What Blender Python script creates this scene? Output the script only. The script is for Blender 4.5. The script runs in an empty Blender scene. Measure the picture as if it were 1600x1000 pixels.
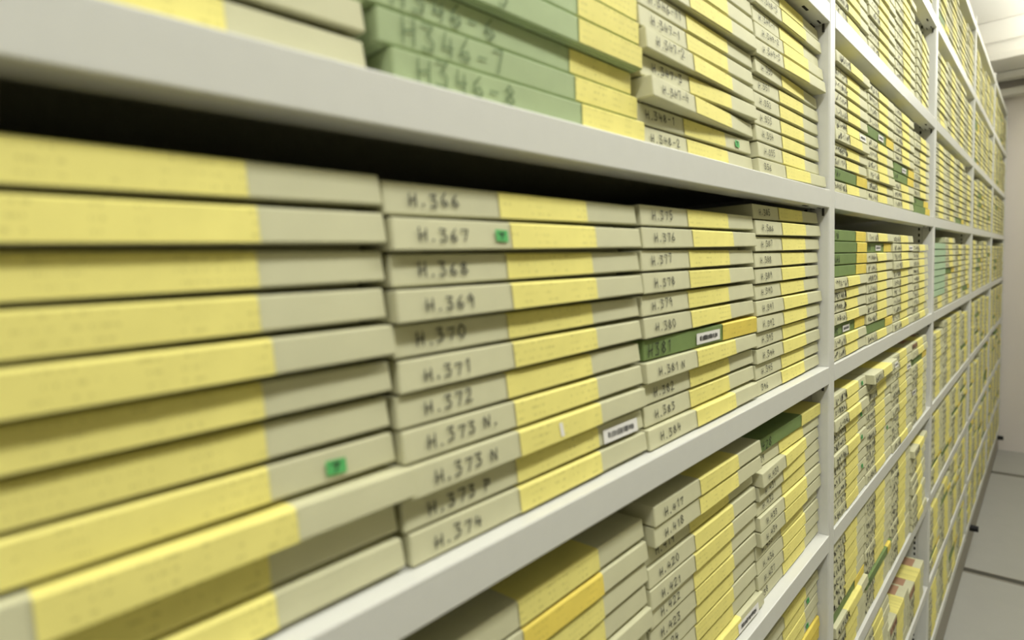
import bpy, bmesh, math, random
from mathutils import Matrix, Vector

random.seed(11)
scene = bpy.context.scene
col = scene.collection
ZC = 1.45                      # height of the camera above the floor

# ------------------------------------------------------------------ camera
cam_d = bpy.data.cameras.new('camera')
cam = bpy.data.objects.new('camera', cam_d)
col.objects.link(cam)
yaw, pitch, roll = math.radians(42.7699), math.radians(4.66328), math.radians(-2.40577)
F = Vector((math.cos(yaw)*math.cos(pitch), math.sin(yaw)*math.cos(pitch), -math.sin(pitch)))
R = F.cross(Vector((0, 0, 1))).normalized()
U = R.cross(F)
R2 = R*math.cos(roll) + U*math.sin(roll)
U2 = -R*math.sin(roll) + U*math.cos(roll)
CAM = Vector((0, -0.26654, ZC))
cam.matrix_world = Matrix(((R2.x, U2.x, -F.x, CAM.x), (R2.y, U2.y, -F.y, CAM.y), (R2.z, U2.z, -F.z, CAM.z), (0, 0, 0, 1)))
FPX = 918.4
cam_d.sensor_width = 36
cam_d.lens = FPX/1600*36
cam_d.clip_start = 0.01
cam_d.dof.use_dof = True
cam_d.dof.focus_distance = 0.92
cam_d.dof.aperture_fstop = 4.0
scene.camera = cam

# ------------------------------------------------------------------ world, view
w = bpy.data.worlds.new('world')
scene.world = w
w.use_nodes = True
w.node_tree.nodes['Background'].inputs[0].default_value = (1, 0.97, 0.9, 1)
w.node_tree.nodes['Background'].inputs[1].default_value = 0.25
scene.view_settings.view_transform = 'Standard'
scene.view_settings.look = 'None'
scene.view_settings.exposure = 0.0
scene.view_settings.gamma = 1
scene.view_settings.use_curve_mapping = False
LIGHT_Y, LIGHT_Z = -0.55, ZC + 1.14
LIGHT_X = (-1.25, 0.15, 1.55, 2.95, 4.35)
DOWN_W, UP_W = 11.5, 7.0
DOWN_K = (0.75, 1.08, 1.35, 0.6, 0.5)      # per-lamp strength, tuned for the brightness along the aisle
UP_K = (0.5, 0.8, 1.2, 1.4, 2.5)
LIGHT_COL = (0.995, 1.0, 0.95)
for i, lx in enumerate(LIGHT_X):
    for nm, e, z, rot in (('tube_light', DOWN_W, LIGHT_Z - 0.05, 0), ('ceiling_fill', UP_W, LIGHT_Z + 0.03, math.pi)):  # the second, upward lamp is added to brighten the ceiling
        ld = bpy.data.lights.new(nm, 'AREA')
        ld.shape = 'RECTANGLE'
        ld.size, ld.size_y = 1.25, 0.14
        ld.energy = e*(DOWN_K if nm == 'tube_light' else UP_K)[i]
        ld.color = LIGHT_COL
        lo = bpy.data.objects.new(nm, ld)
        lo.location = (lx, LIGHT_Y, z)
        lo.rotation_euler = (rot, 0, 0)
        col.objects.link(lo)


# ------------------------------------------------------------------ materials
def s2l(c):
    return tuple(((x/255)/12.92 if x/255 <= 0.04045 else ((x/255 + 0.055)/1.055)**2.4) for x in c) + (1,)


def mat(name, rgb, rough=0.6, var=0.0, noise=0.0, nscale=30.0, bump=0.0, spec=0.3, objvar=0.0):
    m = bpy.data.materials.new(name)
    m.use_nodes = True
    nt = m.node_tree
    N, L = nt.nodes, nt.links
    b = N['Principled BSDF']
    b.inputs['Roughness'].default_value = rough
    b.inputs['Specular IOR Level'].default_value = spec
    b.inputs['Base Color'].default_value = s2l(rgb)
    if noise or objvar:
        tc = N.new('ShaderNodeTexCoord')
        nz = N.new('ShaderNodeTexNoise')
        nz.inputs['Scale'].default_value = nscale
        nz.inputs['Detail'].default_value = 4
        L.new(tc.outputs['Object'], nz.inputs['Vector'])
        mr = N.new('ShaderNodeMapRange')
        mr.inputs[1].default_value, mr.inputs[2].default_value = 0.3, 0.7
        mr.inputs[3].default_value, mr.inputs[4].default_value = 1 - noise, 1 + noise
        L.new(nz.outputs['Fac'], mr.inputs[0])
        oi = N.new('ShaderNodeObjectInfo')
        mo = N.new('ShaderNodeMapRange')
        mo.inputs[3].default_value, mo.inputs[4].default_value = 1 - objvar, 1 + objvar
        L.new(oi.outputs['Random'], mo.inputs[0])
        mu = N.new('ShaderNodeMath')
        mu.operation = 'MULTIPLY'
        L.new(mr.outputs[0], mu.inputs[0])
        L.new(mo.outputs[0], mu.inputs[1])
        hs = N.new('ShaderNodeHueSaturation')
        hs.inputs['Color'].default_value = s2l(rgb)
        L.new(mu.outputs[0], hs.inputs['Value'])
        L.new(hs.outputs[0], b.inputs['Base Color'])
        if bump:
            bp = N.new('ShaderNodeBump')
            bp.inputs['Strength'].default_value = bump
            bp.inputs['Distance'].default_value = 0.001
            L.new(nz.outputs['Fac'], bp.inputs['Height'])
            L.new(bp.outputs[0], b.inputs['Normal'])
    return m


def label_mat(name, rgb):
    """Yellow paper with faint rows of small print."""
    m = mat(name, rgb, 0.6, noise=0.05, nscale=35, objvar=0.05, spec=0.25)
    nt = m.node_tree
    N, L = nt.nodes, nt.links
    b = N['Principled BSDF']
    src = b.inputs['Base Color'].links[0].from_socket
    tc = N.new('ShaderNodeTexCoord')
    sp = N.new('ShaderNodeSeparateXYZ')
    L.new(tc.outputs['Object'], sp.inputs[0])
    mp = N.new('ShaderNodeMapping')
    mp.inputs['Scale'].default_value = (650, 0, 160)
    L.new(tc.outputs['Object'], mp.inputs[0])
    oi = N.new('ShaderNodeObjectInfo')
    ml = N.new('ShaderNodeMath')
    ml.operation = 'MULTIPLY'
    ml.inputs[1].default_value = 37.0
    L.new(oi.outputs['Random'], ml.inputs[0])
    cx = N.new('ShaderNodeCombineXYZ')
    L.new(ml.outputs[0], cx.inputs[0])
    L.new(ml.outputs[0], cx.inputs[1])
    L.new(cx.outputs[0], mp.inputs['Location'])
    nz = N.new('ShaderNodeTexNoise')
    nz.inputs['Scale'].default_value = 1.0
    nz.inputs['Detail'].default_value = 1
    L.new(mp.outputs[0], nz.inputs['Vector'])
    gt = N.new('ShaderNodeMapRange')
    gt.inputs[1].default_value, gt.inputs[2].default_value = 0.5, 0.56
    L.new(nz.outputs['Fac'], gt.inputs[0])
    # rows of print every 5 mm
    sn = N.new('ShaderNodeMath')
    sn.operation = 'MULTIPLY'
    sn.inputs[1].default_value = 2*math.pi/0.0055
    L.new(sp.outputs[2], sn.inputs[0])
    ss = N.new('ShaderNodeMath')
    ss.operation = 'SINE'
    L.new(sn.outputs[0], ss.inputs[0])
    rw = N.new('ShaderNodeMapRange')
    rw.inputs[1].default_value, rw.inputs[2].default_value = 0.45, 0.6
    L.new(ss.outputs[0], rw.inputs[0])
    # long gaps between words and line ends
    nz2 = N.new('ShaderNodeTexNoise')
    nz2.inputs['Scale'].default_value = 0.11
    L.new(mp.outputs[0], nz2.inputs['Vector'])
    g2 = N.new('ShaderNodeMapRange')
    g2.inputs[1].default_value, g2.inputs[2].default_value = 0.47, 0.52
    L.new(nz2.outputs['Fac'], g2.inputs[0])
    m1 = N.new('ShaderNodeMath'); m1.operation = 'MULTIPLY'
    m2 = N.new('ShaderNodeMath'); m2.operation = 'MULTIPLY'
    m3 = N.new('ShaderNodeMath'); m3.operation = 'MULTIPLY'
    m3.inputs[1].default_value = 0.22
    L.new(gt.outputs[0], m1.inputs[0]); L.new(rw.outputs[0], m1.inputs[1])
    L.new(m1.outputs[0], m2.inputs[0]); L.new(g2.outputs[0], m2.inputs[1])
    L.new(m2.outputs[0], m3.inputs[0])
    mx = N.new('ShaderNodeMix')
    mx.data_type = 'RGBA'
    L.new(m3.outputs[0], mx.inputs[0])
    L.new(src, mx.inputs[6])
    mx.inputs[7].default_value = s2l((96, 84, 40))
    L.new(mx.outputs[2], b.inputs['Base Color'])
    return m


M = {
    'metal': mat('painted_steel', (217, 217, 211), 0.38, noise=0.012, nscale=60, bump=0.03, spec=0.45),
    'dark': mat('dark_slot', (22, 21, 18), 0.8),
    'clip': mat('clip_steel', (60, 58, 52), 0.5),
    'g': mat('grey_box_card', (206, 204, 169), 0.62, noise=0.035, nscale=28, objvar=0.035, spec=0.3),
    'G': mat('green_box_cloth', (120, 142, 86), 0.6, noise=0.05, nscale=40, objvar=0.06, spec=0.3),
    'L': mat('light_green_box_cloth', (170, 187, 142), 0.6, noise=0.05, nscale=40, objvar=0.04, spec=0.3),
    'M': mat('mint_box_card', (178, 205, 170), 0.6, noise=0.04, nscale=40, objvar=0.04, spec=0.3),
    'P': mat('pinkish_brown', (178, 140, 112), 0.65, noise=0.06, nscale=30, spec=0.25),
    'label': label_mat('yellow_paper', (238, 228, 136)),
    'label_deep': label_mat('deep_yellow_paper', (232, 210, 98)),
    'ink': mat('marker_ink', (46, 46, 43), 0.7),
    'pencil': mat('pencil_grey', (118, 137, 98), 0.7),
    'white': mat('white_sticker', (238, 236, 232), 0.5),
    'dot': mat('green_sticker', (92, 180, 104), 0.6),
    'wall': mat('wall_paint', (224, 217, 211), 0.7, noise=0.01, nscale=3),
    'wall2': mat('bounce_wall_tone', (150, 146, 122), 0.7, noise=0.02, nscale=5),  # stands for opposite shelving, darkened to cut the bounced fill
    'ceil': mat('ceiling_paint', (238, 235, 226), 0.8),
    'floor': mat('floor_vinyl', (172, 171, 164), 0.5, noise=0.02, nscale=9, spec=0.35),
    'kick': mat('plinth_shade_paint', (158, 152, 140), 0.5, noise=0.02, nscale=20),  # same steel paint with shade put into its colour; also track edges
    'rail': mat('rail_steel', (82, 80, 72), 0.5),
    'rubber': mat('black_rubber', (18, 18, 18), 0.55),
    'tube': mat('fixture_white', (240, 240, 236), 0.5),
}


# ------------------------------------------------------------------ helpers
def add_box(bm, x0, x1, y0, y1, z0, z1, bevel=0.0, seg=2):
    g = bmesh.ops.create_cube(bm, size=1.0)
    vs = g['verts']
    for v in vs:
        v.co = Vector(((x0 + x1)/2 + v.co.x*(x1 - x0), (y0 + y1)/2 + v.co.y*(y1 - y0), (z0 + z1)/2 + v.co.z*(z1 - z0)))
    if bevel:
        es = list({e for v in vs for e in v.link_edges})
        bmesh.ops.bevel(bm, geom=es, offset=bevel, segments=seg, affect='EDGES', profile=0.5)


def to_mesh(name, bm, mats):
    me = bpy.data.meshes.new(name)
    bm.to_mesh(me)
    bm.free()
    for m in mats:
        me.materials.append(m)
    return me


def link(name, me, parent=None, loc=None, rz=0.0):
    o = bpy.data.objects.new(name, me)
    col.objects.link(o)
    if parent:
        o.parent = parent
    if loc is not None:
        o.location = loc
    o.rotation_euler = (0, 0, rz)
    return o


def boxobj(name, m, boxes, parent=None, bevel=0.0):
    bm = bmesh.new()
    for b in boxes:
        add_box(bm, *b, bevel=bevel)
    return link(name, to_mesh(name, bm, [m]), parent)


def tag(o, label=None, cat=None, group=None, kind=None):
    if label: o['label'] = label
    if cat: o['category'] = cat
    if group: o['group'] = group
    if kind: o['kind'] = kind
    return o


def quads_mesh(name, quads, mats):
    """quads: list of (4 points, material index)"""
    vs, fs, mi = [], [], []
    for q, k in quads:
        n = len(vs)
        vs.extend(q)
        fs.append((n, n + 1, n + 2, n + 3))
        mi.append(k)
    me = bpy.data.meshes.new(name)
    me.from_pydata(vs, [], fs)
    for m in mats:
        me.materials.append(m)
    me.polygons.foreach_set('material_index', mi)
    me.update()
    return me


# ------------------------------------------------------------------ the room
WALL_X = 5.50
CEIL_Z = ZC + 1.47
tag(boxobj('floor', M['floor'], [(-2.0, WALL_X + 0.2, -1.5, 1.2, -0.1, 0.0)]), kind='structure')
tag(boxobj('ceiling', M['ceil'], [(-2.0, WALL_X + 0.2, -1.5, 1.2, CEIL_Z, CEIL_Z + 0.1)]), kind='structure')
tag(boxobj('wall_far', M['wall'], [(WALL_X, WALL_X + 0.1, -1.5, 1.2, 0, CEIL_Z)]), kind='structure')
tag(boxobj('wall_right_bounce', M['wall2'], [(-2.0, WALL_X, -1.5, -1.4, 0, CEIL_Z)]), kind='structure')  # unseen plain stand-in for the opposite shelving, added to bounce light
tag(boxobj('wall_near', M['wall'], [(-2.1, -2.0, -1.5, 1.2, 0, CEIL_Z)]), kind='structure')
tag(boxobj('wall_left', M['wall'], [(-2.0, WALL_X, 1.2, 1.3, 0, CEIL_Z)]), kind='structure')
# bulkhead and mouldings across the far end
tag(boxobj('trim_1', M['ceil'], [(5.00, 5.36, -1.4, 1.2, ZC + 1.217, CEIL_Z - 0.001)], bevel=0.004), kind='structure')
tag(boxobj('trim_2', M['ceil'], [(4.975, 5.0, -1.4, 1.2, ZC + 1.330, ZC + 1.343)], bevel=0.003), kind='structure')
tag(boxobj('trim_3', M['ceil'], [(4.965, 5.02, -1.4, 1.2, ZC + 1.212, ZC + 1.262)], bevel=0.006), kind='structure')
tag(boxobj('trim_4', M['ceil'], [(5.34, 5.42, -1.4, 1.2, ZC + 1.166, ZC + 1.215)], bevel=0.004), kind='structure')
tag(boxobj('trim_5', M['ceil'], [(5.40, 5.50, -1.4, 1.2, ZC + 1.068, ZC + 1.116)], bevel=0.004), kind='structure')

# steel rails let into the floor, on which the shelving rolls
for i, (rx, wd, lab) in enumerate(((3.285, 0.040, 'dark steel track sunk in the grey floor below the third upright'),
                                   (4.90, 0.034, 'dark steel track sunk in the grey floor, nearer the end wall'))):
    root = bpy.data.objects.new('floor_track', None)
    col.objects.link(root)
    root.location = (rx, -0.5, 0)
    tag(root, lab, 'track', 'tracks in the floor')
    boxobj('track_channel', M['rail'], [(-wd/2, wd/2, -0.88, 0.95, 0.0002, 0.0015)], root)
    boxobj('track_edge', M['kick'], [(-wd/2 - 0.006, -wd/2, -0.88, 0.95, 0.0002, 0.003), (wd/2, wd/2 + 0.006, -0.88, 0.95, 0.0002, 0.003)], root)

# lamps over the aisle
for i, lx in enumerate(LIGHT_X):
    root = bpy.data.objects.new('ceiling_light', None)
    col.objects.link(root)
    root.location = (lx, LIGHT_Y, CEIL_Z)
    tag(root, 'slim white tube light hung over the aisle, ' + ('behind the viewer', 'above the first bay', 'above the second bay', 'above the third bay', 'above the fourth and fifth bays')[i], 'ceiling light', 'tube lights over the aisle')
    hz = LIGHT_Z - CEIL_Z
    boxobj('housing', M['tube'], [(-0.64, 0.64, -0.08, 0.08, hz - 0.035, hz + 0.012)], root, bevel=0.006)
    boxobj('hanger', M['tube'], [(-0.5, -0.494, -0.003, 0.003, hz + 0.012, 0)], root)
    boxobj('hanger', M['tube'], [(0.494, 0.5, -0.003, 0.003, hz + 0.012, 0)], root)

# ------------------------------------------------------------------ shelving
B = 1.1
X1 = 1.0777                                   # face edge of the first upright in view
PW = 0.030                                    # width of an upright
ups = [X1 - B - 0.075, X1, X1 + B, X1 + 2*B, X1 + 3*B, X1 + 4*B]
bays = [(ups[i], ups[i + 1] - PW) for i in range(5)]
ztop = lambda k: ZC + 0.1095 - 0.2858*k if k < 5 else ZC - 1.268
LIP, DEPTH = 0.0285, 0.56
rack = bpy.data.objects.new('shelving_unit', None)
col.objects.link(rack)
rack.location = (ups[0], 0, 0)
tag(rack, 'long run of pale grey steel shelving packed with boxes along the aisle', 'shelving')


def rel(b):
    return (b[0] - ups[0], b[1] - ups[0]) + tuple(b[2:])


TOPZ = ztop(-3) + 0.03
for i, ux in enumerate(ups):
    x0, x1 = ux - PW, ux
    bm = bmesh.new()
    # front flange, panel and rear flange
    add_box(bm, *rel((x0, x1, 0.0, 0.03, 0.14, TOPZ)), bevel=0.003)
    add_box(bm, *rel((x0 + 0.001, x1 - 0.001, 0.028, DEPTH, 0.14, TOPZ)))
    up = link('upright', to_mesh('upright', bm, [M['metal']]), rack)
    # keyhole slots punched down the panel
    bm = bmesh.new()
    n = int((TOPZ - 0.2)/0.0178)
    for s in range(n):
        z = 0.17 + s*0.0178
        add_box(bm, *rel((x0 + 0.0004, x0 + 0.003, 0.034, 0.0385, z, z + 0.0085)))
    if i in (1, 2, 3):
        link('slot_row', to_mesh('slot_row', bm, [M['dark']]), up)
    else:
        bm.free()

for bi, (a, b) in enumerate(bays):
    for k in range(-3, 6):
        zt = ztop(k)
        x0, x1 = a + 0.0006, b - 0.0006
        bm = bmesh.new()
        add_box(bm, *rel((x0, x1, 0.0, 0.0022, zt - LIP, zt)), bevel=0.001)           # lip face
        add_box(bm, *rel((x0, x1, 0.0012, DEPTH, zt - 0.0016, zt - 0.0002)))          # deck
        add_box(bm, *rel((x0, x1, 0.0012, 0.0275, zt - LIP + 0.0002, zt - LIP + 0.0016)))   # return flange
        add_box(bm, *rel((x0, x1, 0.0262, 0.0275, zt - LIP + 0.001, zt - LIP + 0.012)))
        add_box(bm, *rel((x0, x1, DEPTH - 0.0022, DEPTH, zt - LIP, zt)))
        sh = link('shelf', to_mesh('shelf', bm, [M['metal']]), rack)
        if bi < 2 and k < 5:
            bm = bmesh.new()
            add_box(bm, *rel((x1 - 0.024, x1 - 0.008, 0.0105, 0.013, zt - LIP - 0.0004, zt - LIP + 0.001)))
            add_box(bm, *rel((x1 - 0.098, x1 - 0.076, 0.0095, 0.013, zt - LIP - 0.0004, zt - LIP + 0.001)))
            link('flange_slot', to_mesh('flange_slot', bm, [M['dark']]), sh)
            bm = bmesh.new()
            add_box(bm, *rel((x1 - 0.003, x1, 0.008, 0.011, zt - LIP - 0.012, zt - LIP + 0.002)))
            add_box(bm, *rel((x1 - 0.02, x1, 0.022, 0.0235, zt - LIP - 0.001, zt - LIP + 0.0005)))
            link('shelf_clip', to_mesh('shelf_clip', bm, [M['clip']]), sh)
boxobj('back_panel', M['metal'], [rel((ups[0] - PW, ups[-1], DEPTH + 0.001, DEPTH + 0.006, 0.14, TOPZ))], rack)
plinth = boxobj('plinth', M['kick'], [rel((ups[0] - PW, ups[-1], 0.006, DEPTH, 0.012, 0.1505))], rack)
for bx in (3.51, 5.38):
    bmp = bmesh.new()
    bmesh.ops.create_cone(bmp, cap_ends=True, segments=20, radius1=0.016, radius2=0.014, depth=0.034,
                          matrix=Matrix.Translation((bx - ups[0], -0.0105, ZC - ZC + 0.118)) @ Matrix.Rotation(math.pi/2, 4, 'X'))
    bo = link('bumper', to_mesh('bumper', bmp, [M['rubber']]), rack)
    bo['label'] = 'black rubber bumper'

# ------------------------------------------------------------------ hand lettering
GL = {
    '0': [[(.3, 1), (.05, .7), (.05, .3), (.3, 0), (.55, .3), (.55, .7), (.3, 1)]],
    '1': [[(.15, .8), (.32, 1), (.3, 0)]],
    '2': [[(.05, .8), (.25, 1), (.5, .85), (.45, .55), (.05, 0), (.58, .04)]],
    '3': [[(.04, 1), (.5, 1), (.24, .6), (.52, .42), (.42, .05), (.0, .04)]],
    '4': [[(.18, 1), (.08, .42), (.58, .46)], [(.45, .85), (.42, 0)]],
    '5': [[(.55, 1), (.15, 1), (.1, .58), (.45, .6), (.55, .3), (.35, 0), (.05, .06)]],
    '6': [[(.42, 1), (.12, .6), (.05, .25), (.28, 0), (.52, .2), (.4, .45), (.1, .34)]],
    '7': [[(.04, .95), (.56, 1), (.28, 0)]],
    '8': [[(.3, .52), (.1, .75), (.3, 1), (.5, .75), (.3, .52), (.05, .25), (.3, 0), (.55, .25), (.3, .52)]],
    '9': [[(.5, .75), (.3, 1), (.08, .75), (.28, .5), (.5, .72), (.42, 0)]],
    'H': [[(.08, 1), (.06, 0)], [(.06, .42), (.55, .55)], [(.55, 1), (.52, 0)]],
    'N': [[(.06, 0), (.1, .95), (.48, .05), (.56, 1)]],
    'P': [[(.1, 0), (.1, 1), (.5, .92), (.5, .58), (.1, .5)]],
    '-': [[(.08, .48), (.5, .5)]],
    '.': [[(.12, .02), (.22, .02), (.22, .12)]],
}


def squiggle(rnd):
    n = rnd.randint(3, 5)
    return [[(rnd.uniform(.02, .58), rnd.uniform(0, 1)) for _ in range(n)] for _ in range(rnd.randint(1, 2))]


def stroke_quads(text, x, z, h, adv, wd, y, rnd, slope=0.0):
    """Lettering as flat pen strokes on the face of a box: list of quads."""
    qs = []
    px = x
    for ch in text:
        if ch == ' ':
            px += adv*0.6
            continue
        strokes = squiggle(rnd) if ch == '~' else GL[ch]
        dz = rnd.uniform(-.06, .06)*h
        sc = rnd.uniform(.9, 1.1)
        for st in strokes:
            pts = [(px + (u + rnd.uniform(-.03, .03))*adv*1.15, z + dz + slope*(px - x) + (v + rnd.uniform(-.04, .04))*h*sc) for u, v in st]
            for (ax, az), (bx, bz) in zip(pts, pts[1:]):
                d = Vector((bx - ax, bz - az))
                if d.length < 1e-6:
                    continue
                t = d.normalized()*wd*0.35
                nrm = Vector((-d.y, d.x)).normalized()*wd/2
                ax2, az2, bx2, bz2 = ax - t.x, az - t.y, bx + t.x, bz + t.y
                qs.append(([(ax2 - nrm.x, y, az2 - nrm.y), (bx2 - nrm.x, y, bz2 - nrm.y), (bx2 + nrm.x, y, bz2 + nrm.y), (ax2 + nrm.x, y, az2 + nrm.y)], 0))
        px += adv*(0.8 if ch in '.1' else 1.0)
    return qs


# ------------------------------------------------------------------ boxes
BD = 0.25
mesh_cache = {}


def mouth(x, W, T, c='g'):
    return T*(0.05 + 0.13*(x/W + 0.5)) if c in 'gP' else 0.05*T


def flare(x, W, c='g'):
    return 0.0021 if c in 'gP' else 0.0


def lid_mesh(c, W, T):
    key = ('lid', c, round(W, 4), round(T, 4))
    if key not in mesh_cache:
        bm = bmesh.new()
        add_box(bm, -W/2, W/2, 0, BD, 0.165*T, T, bevel=0.0011)
        for v in bm.verts:                       # the lid flares towards its mouth, more at one end
            if v.co.z < 0.5*T:
                v.co.z += mouth(v.co.x, W, T, c) - 0.165*T
                if v.co.y < 0.1:
                    v.co.y -= flare(v.co.x, W, c)*(1 - v.co.z/T)
                v.co.x += 0.0007*v.co.x/(W/2) if c in 'gP' else 0
        mesh_cache[key] = to_mesh('lid', bm, [M[c]])
    return mesh_cache[key]


def tray_mesh(c, W, T):
    key = ('tray', c, round(W, 4), round(T, 4))
    if key not in mesh_cache:
        bm = bmesh.new()
        add_box(bm, -W/2 + 0.003, W/2 - 0.002, 0.022 if c in 'gP' else 0.004, BD - 0.002, 0.0, 0.3*T, bevel=0.0006, seg=1)
        mesh_cache[key] = to_mesh('tray', bm, [M[c]])
    return mesh_cache[key]


def label_mesh(deep, x0, x1, W, T, c):
    key = ('label', c, deep, round(x0, 3), round(x1, 3), round(W, 4), round(T, 4))
    if key not in mesh_cache:
        e = 0.0007
        prof = [(-e, 0.08*T), (-e - .0002, T - 0.0013), (0.0002, T - 0.0003), (0.0014, T + 0.0002), (0.075, T + 0.0002)]
        qs = []
        wrap = x1 > W/2 - 0.004
        xr = W/2 - 0.0012 if wrap else x1
        prof[0] = (-e - .0003, None)
        for (ya, za), (yb, zb) in zip(prof, prof[1:]):
            zl, zr, yl, yr = za, za, ya, ya
            if za is None:
                zl, zr = mouth(x0, W, T, c) + .0006, mouth(xr, W, T, c) + .0006
                yl, yr = -e - flare(x0, W, c)*(1 - zl/T), -e - flare(xr, W, c)*(1 - zr/T)
            qs.append(([(x0, yl, zl), (xr, yr, zr), (xr, yb, zb), (x0, yb, zb)], 0))
        if wrap:
            q = W/2 + 0.0013
            qs.append(([(xr, -e, 0.08*T), (q, 0.0016, 0.08*T), (q, 0.0016, T - 0.0013), (xr, -e, T - 0.0013)], 0))
            qs.append(([(q, 0.0016, 0.08*T), (q, 0.05, 0.08*T), (q, 0.05, T - 0.0013), (q, 0.0016, T - 0.0013)], 0))
            qs.append(([(xr, -e, T - 0.0013), (q, 0.0016, T - 0.0013), (xr, 0.0014, T + 0.0002), (xr, 0.0002, T - 0.0003)], 0))
            qs.append(([(q, 0.0016, T - 0.0013), (q, 0.05, T - 0.0013), (xr, 0.05, T + 0.0002), (xr, 0.0014, T + 0.0002)], 0))
        mesh_cache[key] = quads_mesh('paper_label', qs, [M['label_deep' if deep else 'label']])
    return mesh_cache[key]


class Box:
    pass


ORD = ['lowest', 'second up', 'third up', 'fourth up', 'fifth up', 'sixth up', 'seventh up', 'eighth up', 'ninth up', 'tenth up', 'eleventh up', 'twelfth up', 'thirteenth up']
STK = ['first', 'second', 'third', 'fourth']
BAYN = ['first', 'second', 'third', 'fourth', 'fifth']
ROW0 = {0: 'upper row', 1: 'middle row', 2: 'lower row', 3: 'lowest row'}
ROW1 = {-1: 'first row down', 0: 'second row down', 1: 'third row down', 2: 'fourth row down', 3: 'fifth row down', 4: 'sixth row down'}
allboxes = []


def stack(bay, k, s, x0, x1, items, pitch, yface, jit=0.0025, yw=0.4):
    """items, bottom up: dicts or one-letter codes"""
    n = len(items)
    z = ztop(k) + 0.0003
    for i, it in enumerate(items):
        if isinstance(it, str):
            it = {'c': it}
        b = Box()
        b.bay, b.k, b.s, b.i, b.n = bay, k, s, i, n
        b.c = it['c']
        b.W = (x1 - x0) - 0.0055
        b.T = it.get('T', pitch) - 0.0007
        b.x = (x0 + x1)/2 + it.get('dx', random.uniform(-.0012, .0012))
        b.y = yface + 0.75*it.get('dy', random.uniform(-jit, jit))
        b.rz = math.radians(it.get('yaw', random.uniform(-yw, yw)))
        if bay == 0 and s == 3:            # keep clear of the upright
            reach = b.x + b.W/2*math.cos(b.rz) + .001 + max(0, -math.sin(b.rz))*BD
            b.x -= max(0, reach - 1.0480)
        b.z = z
        z += it.get('T', pitch)
        b.text = it.get('t', '')
        b.st = it.get('st')
        b.dot = it.get('dot')
        b.tab = it.get('tab')
        dark = b.c in 'GL'
        b.deep = it.get('deep', b.c == 'G')
        j = random.uniform(-.004, .004)
        f0, f1 = (0.665, 1.0) if dark else (0.35, 0.725)
        if it.get('lab'):
            f0, f1 = it['lab']
        b.l0 = -b.W/2 + f0*b.W + j
        b.l1 = b.W/2 if f1 >= 1 else -b.W/2 + f1*b.W + j
        b.nolabel = it.get('nolabel', False)
        b.hid = it.get('hid', False)
        allboxes.append(b)


# ---- first bay (the one beside the camera)
E0 = [-0.0795, 0.2020, 0.4838, 0.7655, 1.0472]
Y0 = 0.0165
P12 = 0.0209


def numbered(lst):
    return [({'c': 'g', 't': x} if isinstance(x, str) else x) for x in lst]


g = lambda t='', **kw: dict({'c': 'g', 't': t}, **kw)
# upper row, on the shelf at eye level
stack(0, 0, 0, E0[0], E0[1] - .004, [g(dy=0), g(dy=.001), g(dy=-.002), g(dy=0), g(dy=.002)], P12, Y0)
stack(0, 0, 1, E0[1], E0[2], [
    {'c': 'L', 't': 'H346-8', 'dx': .006, 'dy': -.007, 'yaw': -.3}, {'c': 'L', 't': 'H346-7', 'dx': -.001, 'dy': -.003, 'yaw': -.3},
    {'c': 'L', 't': 'H346-6', 'dx': -.006, 'dy': .000, 'yaw': 0}, {'c': 'L', 't': 'H346-5', 'dx': 0, 'dy': -.010, 'yaw': -.5},
    {'c': 'L', 't': 'H346-4', 'dx': -.001, 'dy': -.008, 'yaw': -.2}, {'c': 'L', 't': 'H346-3', 'dx': 0, 'dy': -.005, 'yaw': -.2}], 0.0212, Y0)
stack(0, 0, 2, E0[2], E0[3], [
    g('H.348-2', dy=.001, yaw=0, dx=.001), g('H.348-1', dy=.003, yaw=0, dx=-.002, dot=.84), g('H.347-4', dy=-.008, yaw=3.0, dx=.003), g('H.347-3', dy=-.004, yaw=-.7, dx=.002),
    g('H.347-2', dy=-.008, yaw=1.6, dx=0), g('H.347-1', dy=-.003, yaw=.5), g('H.346-11', dy=.000, yaw=.3), g('H.346-10', dy=-.006, yaw=-.5), g('H.346-9', dy=-.002, yaw=-.2), g(), g()], P12, Y0, yw=.3)
stack(0, 0, 3, E0[3], E0[4], [
    g('356', dx=-.001, dy=-.0115, yaw=-.9), g('H.355', dy=-.003, yaw=1.0), g('H.354', dy=-.002, yaw=.6), g('H.353', dy=.0), g('H.352', dy=.001, yaw=.4), g('H.351', dy=.002),
    g('H.350', dy=.001, yaw=1.2), g('H.349-3', dy=-.010, dx=-.002, yaw=-1.3), g('H.349-2', dy=-.006, yaw=-.8), g('H.349-1', dy=.001), g('H.348-3', dy=-.004), g(), g()][:12], 0.02085, Y0, yw=.2)
# middle row
stack(0, 1, 0, E0[0], E0[1], [
    g(dy=.000), g(dy=.005), g(dy=-.0085, dx=.007, yaw=-.4), g(dy=.003, dot=.86, dx=.001), g(dy=.006, dx=-.001), g(dy=.003),
    g(dy=-.004, dx=.002), g(dy=.0), g(dy=.002), g(dy=-.003, dx=.001), g(dy=-.002)], 0.0213, Y0, yw=.4)
stack(0, 1, 1, E0[1], E0[2], numbered([
    g('H.374', dy=-.003, dx=.001, yaw=-.2), g('H.373 P', dy=.001, st=(.86, .2), yaw=-.2), g('H.373 N', dy=-.006, yaw=.4, tab=.52), g('H.373 N.', dy=-.001, yaw=.2), g('H.372', dy=.002),
    g('H.371', dy=.0), g('H.370', dy=.003), g('H.369', dy=-.005), g('H.368', dy=.001), g('H.367', dy=-.004, dot=.325, yaw=.3), g('H.366', dy=.001, dx=-.003)]), 0.0211, Y0, yw=.2)
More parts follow.
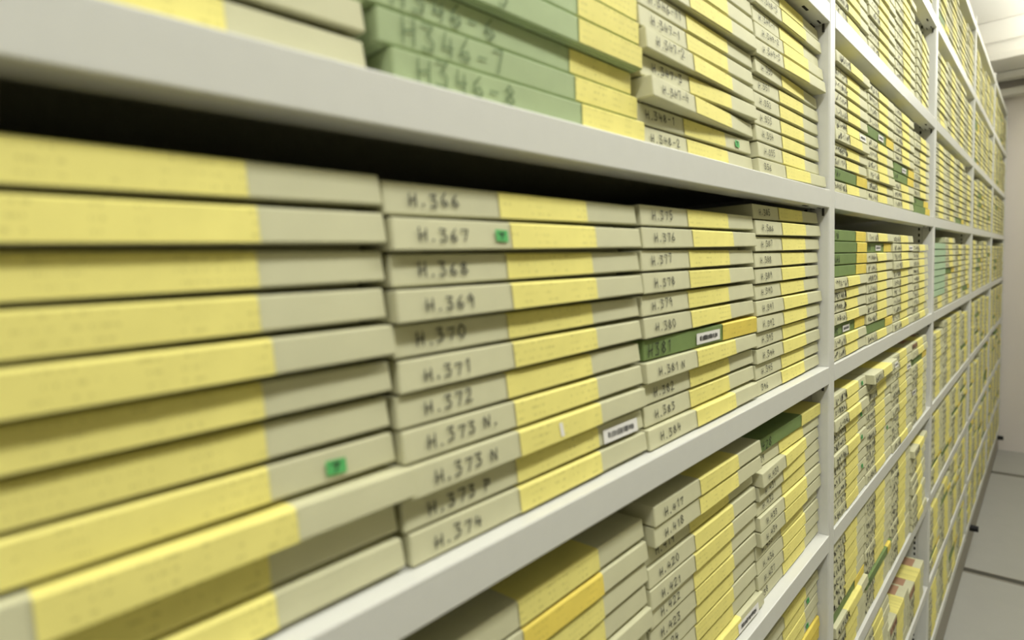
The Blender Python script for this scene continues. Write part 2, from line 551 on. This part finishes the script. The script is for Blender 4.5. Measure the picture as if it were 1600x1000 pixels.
stack(0, 1, 2, E0[2], E0[3], [
    g('H.384', dy=-.006, yaw=-.2), g('H.383', dy=.002), g('H.382', dy=.003), g('H.381 N', dy=-.004, lab=(.37, .74)),
    {'c': 'G', 't': 'H381', 'dy': -.001, 'dx': .003, 'yaw': -.8, 'st': (.49, .21), 'lab': (.64, 1.0)}, g('H.380', dy=.0, yaw=.3), g('H.379', dy=.001), g('H.378', dy=-.001), g('H.377', dy=.0),
    g('H.376', dy=-.003, yaw=-.5), g('H.375', dy=.001)], 0.0213, Y0, yw=.2)
stack(0, 1, 3, E0[3], E0[4], [
    g('396', dy=-.001), g('H.395', dy=.001), g('H.394', dy=-.002), g('H.393', dy=.0), g('H.392', dy=-.003), g('H.391', dy=-.004, dx=.001, yaw=-.6), g('H.390', dy=.001),
    g('H.389', dy=.0), g('H.388', dy=.001), g('H.387', dy=.0), g('H.386', dy=-.002), g('H.385', dy=.002, dx=-.002)], 0.0209, Y0, yw=.3)
# lower row
stack(0, 2, 1, E0[1], E0[2], ['g', 'g', 'g', 'g', g(dy=-.003), g(dy=.002), g(dy=-.006, dx=.003), g(dy=.0), g(dy=-.001, dx=.001), g(dy=-.002, deep=True), g(dy=.001, dx=-.002)][1:], 0.0222, Y0, yw=.3)
stack(0, 2, 2, E0[2], E0[3], [
    g('H.427', dy=-.006, dx=.012, st=(.80, .24), yaw=-.3), g('H.426', dy=.002), g('H.425', dy=.001), g('H.424', dy=.002), g('H.423', dy=.0), g('H.422', dy=.001), g('H.421', dy=-.002), g('H.420', dy=.0),
    g('H.419', dy=.006), g('H.418', dy=-.008, dx=.003, yaw=-.3), g('H.417', dy=-.008, dx=.003, yaw=-.2)], 0.0210, Y0, yw=.3)
stack(0, 2, 3, E0[3], E0[4], [
    g('438', dy=.001), g('H.437', dy=.0), g('H.436', dy=.001), g('H.435', dy=.003), g('H.434', dy=-.006, yaw=.4), g('H.433', dy=-.005, yaw=.2), g('H.432', dy=.0), g('H.431', dy=-.002, yaw=.5),
    g('H.430', dy=-.005, yaw=1.8), g('429', dy=.003, yaw=-1.0), {'c': 'G', 't': 'H428', 'dy': -.002, 'yaw': -.6, 'deep': False}], 0.0205, Y0, yw=.3)
# lowest row in sight: only the upper boxes of its last stack show
stack(0, 3, 3, E0[3], E0[4], ['g', 'g', 'g', g(lab=(.66, 1)), g(), {'c': 'G'}, g(lab=(.62, 1), deep=True), g(dot=.78), g(), g(dot=.80), g()], 0.0203, Y0, yw=.4)

# ---- second bay
E1 = [1.0845, 1.328, 1.582, 1.840, 2.0945]
Y1 = 0.0062
S = '~~~~~~'


def row1(k, spec, pitch=0.0207):
    for s in range(4):
        items = []
        for it in spec[s]:
            it = dict(it) if isinstance(it, dict) else {'c': it}
            it.setdefault('t', S if it['c'] in 'gP' else ('' if random.random() < .5 else '~~~'))
            items.append(it)
        stack(1, k, s, E1[s], E1[s + 1], items, pitch, Y1, jit=.0016, yw=.35)


G_ = {'c': 'G'}
ST = lambda c='g', f=.84, **kw: dict({'c': c, 'st': (f, .2)}, **kw)
DT = lambda f=.85: {'c': 'g', 'dot': f}
row1(-1, [['g']*10, ['g']*11, ['g']*11, [{'c': 'g', 'dy': .001, 'dx': .004, 'yaw': 2.0} for _ in range(9)]])
row1(0, [['g', 'G', 'g', 'g', {'c': 'g', 'dy': -.006}, ST(), 'g', 'g', 'g', 'g', {'c': 'g', 'dy': -.006}],
         ['g', 'g', {'c': 'g', 'dy': -.004}, 'g', 'g', 'g', ST('G', .45), 'g', 'g', 'g', 'g'],
         ['g', 'g', 'g', {'c': 'G', 'dx': .004}, ST('G', .45, dx=.004), 'g', 'g', 'g', 'g', 'g', 'g'],
         [{'c': 'G', 'dy': -.003, 'dx': .003}, 'G', 'g', 'g', 'g', 'g', 'g', 'g', 'g', 'g']])
row1(1, [['g', 'g', ST('G', .4, dy=.003), 'g', 'g', 'g', {'c': 'g', 'dy': -.003}, 'G', 'G', 'G', 'G'],
         ['g', 'G', 'g', 'g', 'g', 'g', 'g', 'g', 'g', ST('G', .45, dy=.004), 'g'],
         [{'c': 'g', 'dy': -.004}, 'g', 'g', 'g', 'g', 'g', 'g', {'c': 'g', 'dy': -.004}, 'g', ST(), 'g'],
         [{'c': 'g', 'dy': -.004}, 'g', 'g', 'g', 'g', 'g', 'g', 'g', 'g', 'g', {'c': 'G', 'dy': .09}]], 0.0205)
row1(2, [['g', 'g', DT(), 'g', 'g', {'c': 'g', 'dy': -.005, 'dot': .8}, 'g', DT(), {'c': 'g', 'dy': -.008}, 'g', DT()],
         [{'c': 'g', 'dy': -.002}, 'g', 'g', DT(), 'g', 'g', 'g', {'c': 'g', 'dy': .003}, 'g', 'g', {'c': 'g', 'dy': -.018, 'yaw': .6, 'st': (.9, .16)}],
         [{'c': 'g', 'dy': -.005}, 'g', 'g', 'g', 'g', 'g', 'g', 'g', ST(), 'g', 'g'],
         ['g', 'g', 'g', 'g', ST('g', .15), 'g', 'g', 'g', {'c': 'G', 'dy': .001}, {'c': 'g', 'dy': -.003}, {'c': 'P', 'dy': .001}]], 0.0207)
row1(3, [['g', 'g', 'g', 'g', {'c': 'g', 'dy': -.010, 'lab': (.3, .75)}, 'G', 'g', 'g', 'g', 'g', 'g', 'g'],
         ['g', 'g', 'g', {'c': 'G', 'dy': -.006, 'lab': (.8, .95)}, 'g', 'g', 'g', 'g', 'g', 'g', 'g', 'g'],
         ['g']*12,
         [{'c': 'g', 'dy': -.008}] + [{'c': 'g', 'yaw': random.uniform(.5, 1.8), 'dy': random.uniform(-.006, .002)} for _ in range(9)] + [{'c': 'g', 'dy': -.010, 'yaw': 1.2}]], 0.0205)
row1(4, [['g']*11, ['g']*11, [{'c': 'g', 'T': .026} for _ in range(4)] + [{'c': 'P', 'T': .030}], [{'c': 'g', 'T': .026} for _ in range(3)] + [{'c': 'P', 'T': .030}]], 0.0207)

# ---- bays further down the aisle
for bay in (2, 3, 4):
    a, bb = bays[bay]
    pe = (bb - a - 0.008)/4
    for k in range(-2, 6):
        for s in range(4):
            n = 11 if k > -2 else 10
            if k == 5: n = 9
            n -= random.choice((0, 0, 1))
            items = [('G' if random.random() < (.04 if k < 3 else .13) else 'g') for _ in range(n)]
            if bay == 2 and k == 1 and s == 0:
                items = ['g', 'g'] + [{'c': 'M', 'dy': -.004, 'nolabel': True} for _ in range(8)]
            stack(bay, k, s, a + 0.004 + s*pe, a + 0.004 + (s + 1)*pe, items, 0.0211, Y1, jit=.002, yw=.45)


# ---- rows just out of the photograph, so that the shelves are not bare from a step aside
nseen = len(allboxes)
for k in (-2, -1):
    for s in range(4):
        stack(0, k, s, E0[s], E0[s + 1] - .002, ['g']*11, P12, Y0, jit=.002, yw=.2)
        if k == -2:
            stack(1, k, s, E1[s], E1[s + 1], ['g']*11, 0.0207, Y1, jit=.002, yw=.2)
upper = allboxes[nseen:]
nlow = len(allboxes)
for k in (3, 4, 5):
    for s in range(3):
        stack(0, k, s, E0[s], E0[s + 1], ['g']*9, P12, Y0, jit=.002, yw=.2)
lower = allboxes[nlow:]
nside = len(allboxes)
stack(0, 2, 0, E0[0], E0[1] - .002, ['g']*10, P12, Y0, jit=.002, yw=.2)
side = allboxes[nside:]
allboxes = allboxes[:nseen]


# ---- which boxes show largest: those become objects of their own
def seen_area(b):
    pts = []
    for (lx, lz) in ((-b.W/2, 0), (b.W/2, 0), (b.W/2, b.T), (-b.W/2, b.T)):
        p = Vector((b.x + lx*math.cos(b.rz), b.y + lx*math.sin(b.rz), b.z + lz)) - CAM
        d = p.dot(F)
        if d < 0.03:
            d = 0.03
        pts.append((800 + FPX*p.dot(R2)/d, 500 - FPX*p.dot(U2)/d))

    def clip(poly, ax, lim, sgn):
        out = []
        for i in range(len(poly)):
            p, q = poly[i], poly[(i + 1) % len(poly)]
            pi, qi = sgn*(p[ax] - lim) >= 0, sgn*(q[ax] - lim) >= 0
            if pi: out.append(p)
            if pi != qi:
                t = (lim - p[ax])/(q[ax] - p[ax])
                out.append(tuple(p[j] + t*(q[j] - p[j]) for j in (0, 1)))
        return out
    for ax, lim, sgn in ((0, 0, 1), (0, 1600, -1), (1, 0, 1), (1, 1000, -1)):
        if not pts: return 0
        pts = clip(pts, ax, lim, sgn)
    if len(pts) < 3: return 0
    return abs(sum(pts[i][0]*pts[(i + 1) % len(pts)][1] - pts[(i + 1) % len(pts)][0]*pts[i][1] for i in range(len(pts))))/2


for b in allboxes:
    b.area = seen_area(b)
ranked = sorted([b for b in allboxes if b.bay < 2 and b.area > 4], key=lambda b: -b.area)
single = set(id(b) for b in ranked)
COLW = {'g': 'pale grey', 'G': 'dark green', 'L': 'light green', 'M': 'mint green', 'P': 'pinkish brown'}


def describe(b):
    rowname = (ROW0 if b.bay == 0 else ROW1)[b.k]
    up = 'topmost' if b.i == b.n - 1 else ORD[b.i]
    mark = f' marked {b.text}' if b.bay == 0 and b.text else ''
    extra = ''
    if b.st: extra = ' with white sticker'
    elif b.dot: extra = ' with green dot'
    if b.bay == 0 and b.text and (b.st or b.dot):
        return f'{COLW[b.c]} box{mark}{extra}, {STK[b.s]} stack, {rowname}, {BAYN[b.bay]} bay'
    return f'{COLW[b.c]} box{mark}{extra}, {up}, {STK[b.s]} stack, {rowname}, {BAYN[b.bay]} bay'


def small_print(x, z, wd, hgt, y):
    qs = []
    n = max(4, int(wd/0.0021))
    for i in range(n):
        a = x + (i + .12)*wd/n
        bqs = a + wd/n*random.uniform(.35, .75)
        h0, h1 = z - hgt*random.uniform(.3, .5), z + hgt*random.uniform(.3, .5)
        qs.append(([(a, y, h0), (bqs, y, h0), (bqs, y, h1), (a, y, h1)], 0))
    return qs


def lean(qs, b):
    c = 'g' if b.c == 'P' else b.c
    return [([(x, y - flare(x, b.W, c)*max(0, 1 - z/b.T), z) for x, y, z in q], k) for q, k in qs]


def build_box(b):
    root = bpy.data.objects.new('archive_box', None)
    col.objects.link(root)
    root.location = (b.x, b.y, b.z)
    root.rotation_euler = (0, 0, b.rz)
    rowname = (ROW0 if b.bay == 0 else ROW1)[b.k]
    tag(root, describe(b), 'box', f'archive boxes in the {rowname} of the {BAYN[b.bay]} bay')
    body = 'g' if b.c == 'P' else b.c
    link('lid', lid_mesh(body, b.W, b.T), root)
    link('tray', tray_mesh(body, b.W, b.T), root)
    if b.c == 'P':  # pinkish brown patches on the lid top and front
        q = [([(-b.W*.46, .02, b.T + .0001), (b.W*.46, .02, b.T + .0001), (b.W*.46, BD - .01, b.T + .0001), (-b.W*.46, BD - .01, b.T + .0001)], 0),
             ([(-b.W*.45, -.0007, b.T*.3), (b.W*.34*0 - b.W*.15, -.0007, b.T*.3), (-b.W*.15, -.0007, b.T*.85), (-b.W*.45, -.0007, b.T*.85)], 0)]
        po = link('brown_patch', quads_mesh('brown_patch', q[:1] + lean(q[1:], b), [M['P']]), root)
        po['label'] = 'pinkish brown patch'
    if not b.nolabel:
        link('paper_label', label_mesh(b.deep, b.l0, b.l1, b.W, b.T, body), root)
    rnd = random.Random(hash((b.bay, b.k, b.s, b.i)) & 0xffff)
    yt = -0.0012
    if b.text:
        if b.c == 'L':
            qs = stroke_quads(b.text, -b.W/2 + .016, b.T*.18, b.T*.68, .0150, .0013, yt, rnd)
            mt = M['pencil']
        elif b.c == 'G':
            qs = stroke_quads(b.text, -b.W/2 + .006, b.T*.22, b.T*.62, .0125, .0013, yt, rnd)
            mt = M['ink']
        elif b.bay == 0:
            short = not b.text.startswith('H')
            qs = stroke_quads(b.text, -b.W/2 + (.012 if short else .018) + rnd.uniform(-.002, .002), b.T*.33, b.T*.38, .0090, .00105, yt, rnd, slope=rnd.uniform(0, .06))
            mt = M['ink']
        else:
            qs = stroke_quads(b.text, -b.W/2 + .008, b.T*.2, b.T*.62, .0135, .0017, yt, rnd)
            mt = M['ink']
        link('handwriting', quads_mesh('handwriting', lean(qs, b), [mt]), root)
    if b.st:
        cx, wd = -b.W/2 + b.st[0]*b.W, b.st[1]*b.W
        x0, x1 = cx - wd/2, cx + wd/2
        z0, z1 = b.T*.2, b.T*.78
        so = link('barcode_sticker', quads_mesh('barcode_sticker', lean([([(x0, yt, z0), (x1, yt, z0), (x1, yt, z1), (x0, yt, z1)], 0)], b), [M['white']]), root)
        so['label'] = 'white sticker with small dark print'
        link('print', quads_mesh('print', lean(small_print(x0 + wd*.12, (z0 + z1)/2, wd*.76, (z1 - z0)*.5, yt - .0003), b), [M['ink']]), so)
    if b.tab:
        cx = -b.W/2 + b.tab*b.W
        link('white_tab', quads_mesh('white_tab', lean([([(cx, yt, b.T*.3), (cx + .004, yt, b.T*.28), (cx + .003, yt, b.T*.8), (cx - .001, yt, b.T*.82)], 0)], b), [M['white']]), root)
    if b.dot:
        cx = -b.W/2 + b.dot*b.W
        x0, x1, z0, z1 = cx - .006, cx + .006, b.T*.36, b.T*.72
        do = link('dot_sticker', quads_mesh('dot_sticker', lean([([(x0, yt, z0), (x1, yt, z0 - .0006), (x1, yt, z1), (x0, yt, z1 + .0006)], 0)], b), [M['dot']]), root)
        do['label'] = 'small green sticker'
        link('mark', quads_mesh('mark', lean(stroke_quads('7', cx - .003, z0 + .002, (z1 - z0)*.5, .007, .0011, yt - .0003, rnd), b), [M['ink']]), do)


for b in ranked:
    build_box(b)

# ---- all further boxes, too many and too small to take one by one
MI = ['g', 'G', 'L', 'M', 'P', 'label', 'label_deep', 'ink']


def mass(boxes, label):
    verts, faces, mids = [], [], []

    def put(b, quads):
        c, s = math.cos(b.rz), math.sin(b.rz)
        for q, k in quads:
            n = len(verts)
            for (x, y, z) in q:
                verts.append((b.x + x*c - y*s, b.y + x*s + y*c, b.z + z))
            faces.append((n, n + 1, n + 2, n + 3))
            mids.append(MI.index(k))

    for b in boxes:
        W, T = b.W/2, b.T
        qs = []
        ch = 0.0055

        def cuboid(x0, x1, y0, y1, z0, z1, m, f=0):
            p = [(x0, y0 - f, z0), (x1, y0 - f, z0), (x1, y1, z0), (x0, y1, z0), (x0, y0, z1), (x1, y0, z1), (x1, y1, z1), (x0, y1, z1)]
            for f in ((0, 1, 5, 4), (1, 2, 6, 5), (2, 3, 7, 6), (3, 0, 4, 7), (4, 5, 6, 7), (3, 2, 1, 0)):
                qs.append(([p[j] for j in f], m))
        fl = 0.0022 if b.c in 'gP' else 0
        cuboid(-W, W, 0, BD, .14*T, T, b.c, fl)
        cuboid(-W + ch, W - ch, 0.02, BD - ch, 0, .14*T, b.c)
        if not b.nolabel:
            x0, x1 = b.l0, min(b.l1, W)
            m = 'label_deep' if b.deep else 'label'
            qs.append(([(x0, -.0008 - fl, .15*T), (x1, -.0008 - fl, .15*T), (x1, -.0006, T + .0001), (x0, -.0006, T + .0001)], m))
            qs.append(([(x0, -.0006, T + .0001), (x1, -.0006, T + .0001), (x1, .07, T + .0002), (x0, .07, T + .0002)], m))
        if b.c == 'g':
            rnd = random.Random(len(verts))
            qs += [([(x, y - fl*max(0, 1 - z/T), z) for x, y, z in q], 'ink') for q, _ in stroke_quads('~~~~~', -W + .01, T*.24, T*.55, .0145, .0017, -.0008, rnd)]
        put(b, qs)
    me = bpy.data.meshes.new('archive_boxes')
    me.from_pydata(verts, [], faces)
    for k in MI:
        me.materials.append(M[k])
    me.polygons.foreach_set('material_index', mids)
    me.update()
    tag(link('archive_boxes', me), label, 'boxes', kind='stuff')


mass([b for b in allboxes if b.bay > 1], 'many pale grey and green boxes with yellow labels on the further bays')
mass(upper, 'pale grey boxes on the shelves above the first two bays, above the photograph')
mass(lower, 'pale grey boxes on the bottom shelves of the first bay, below the photograph')
mass(side, 'pale grey boxes on the lower shelf of the first bay, beside the viewer')
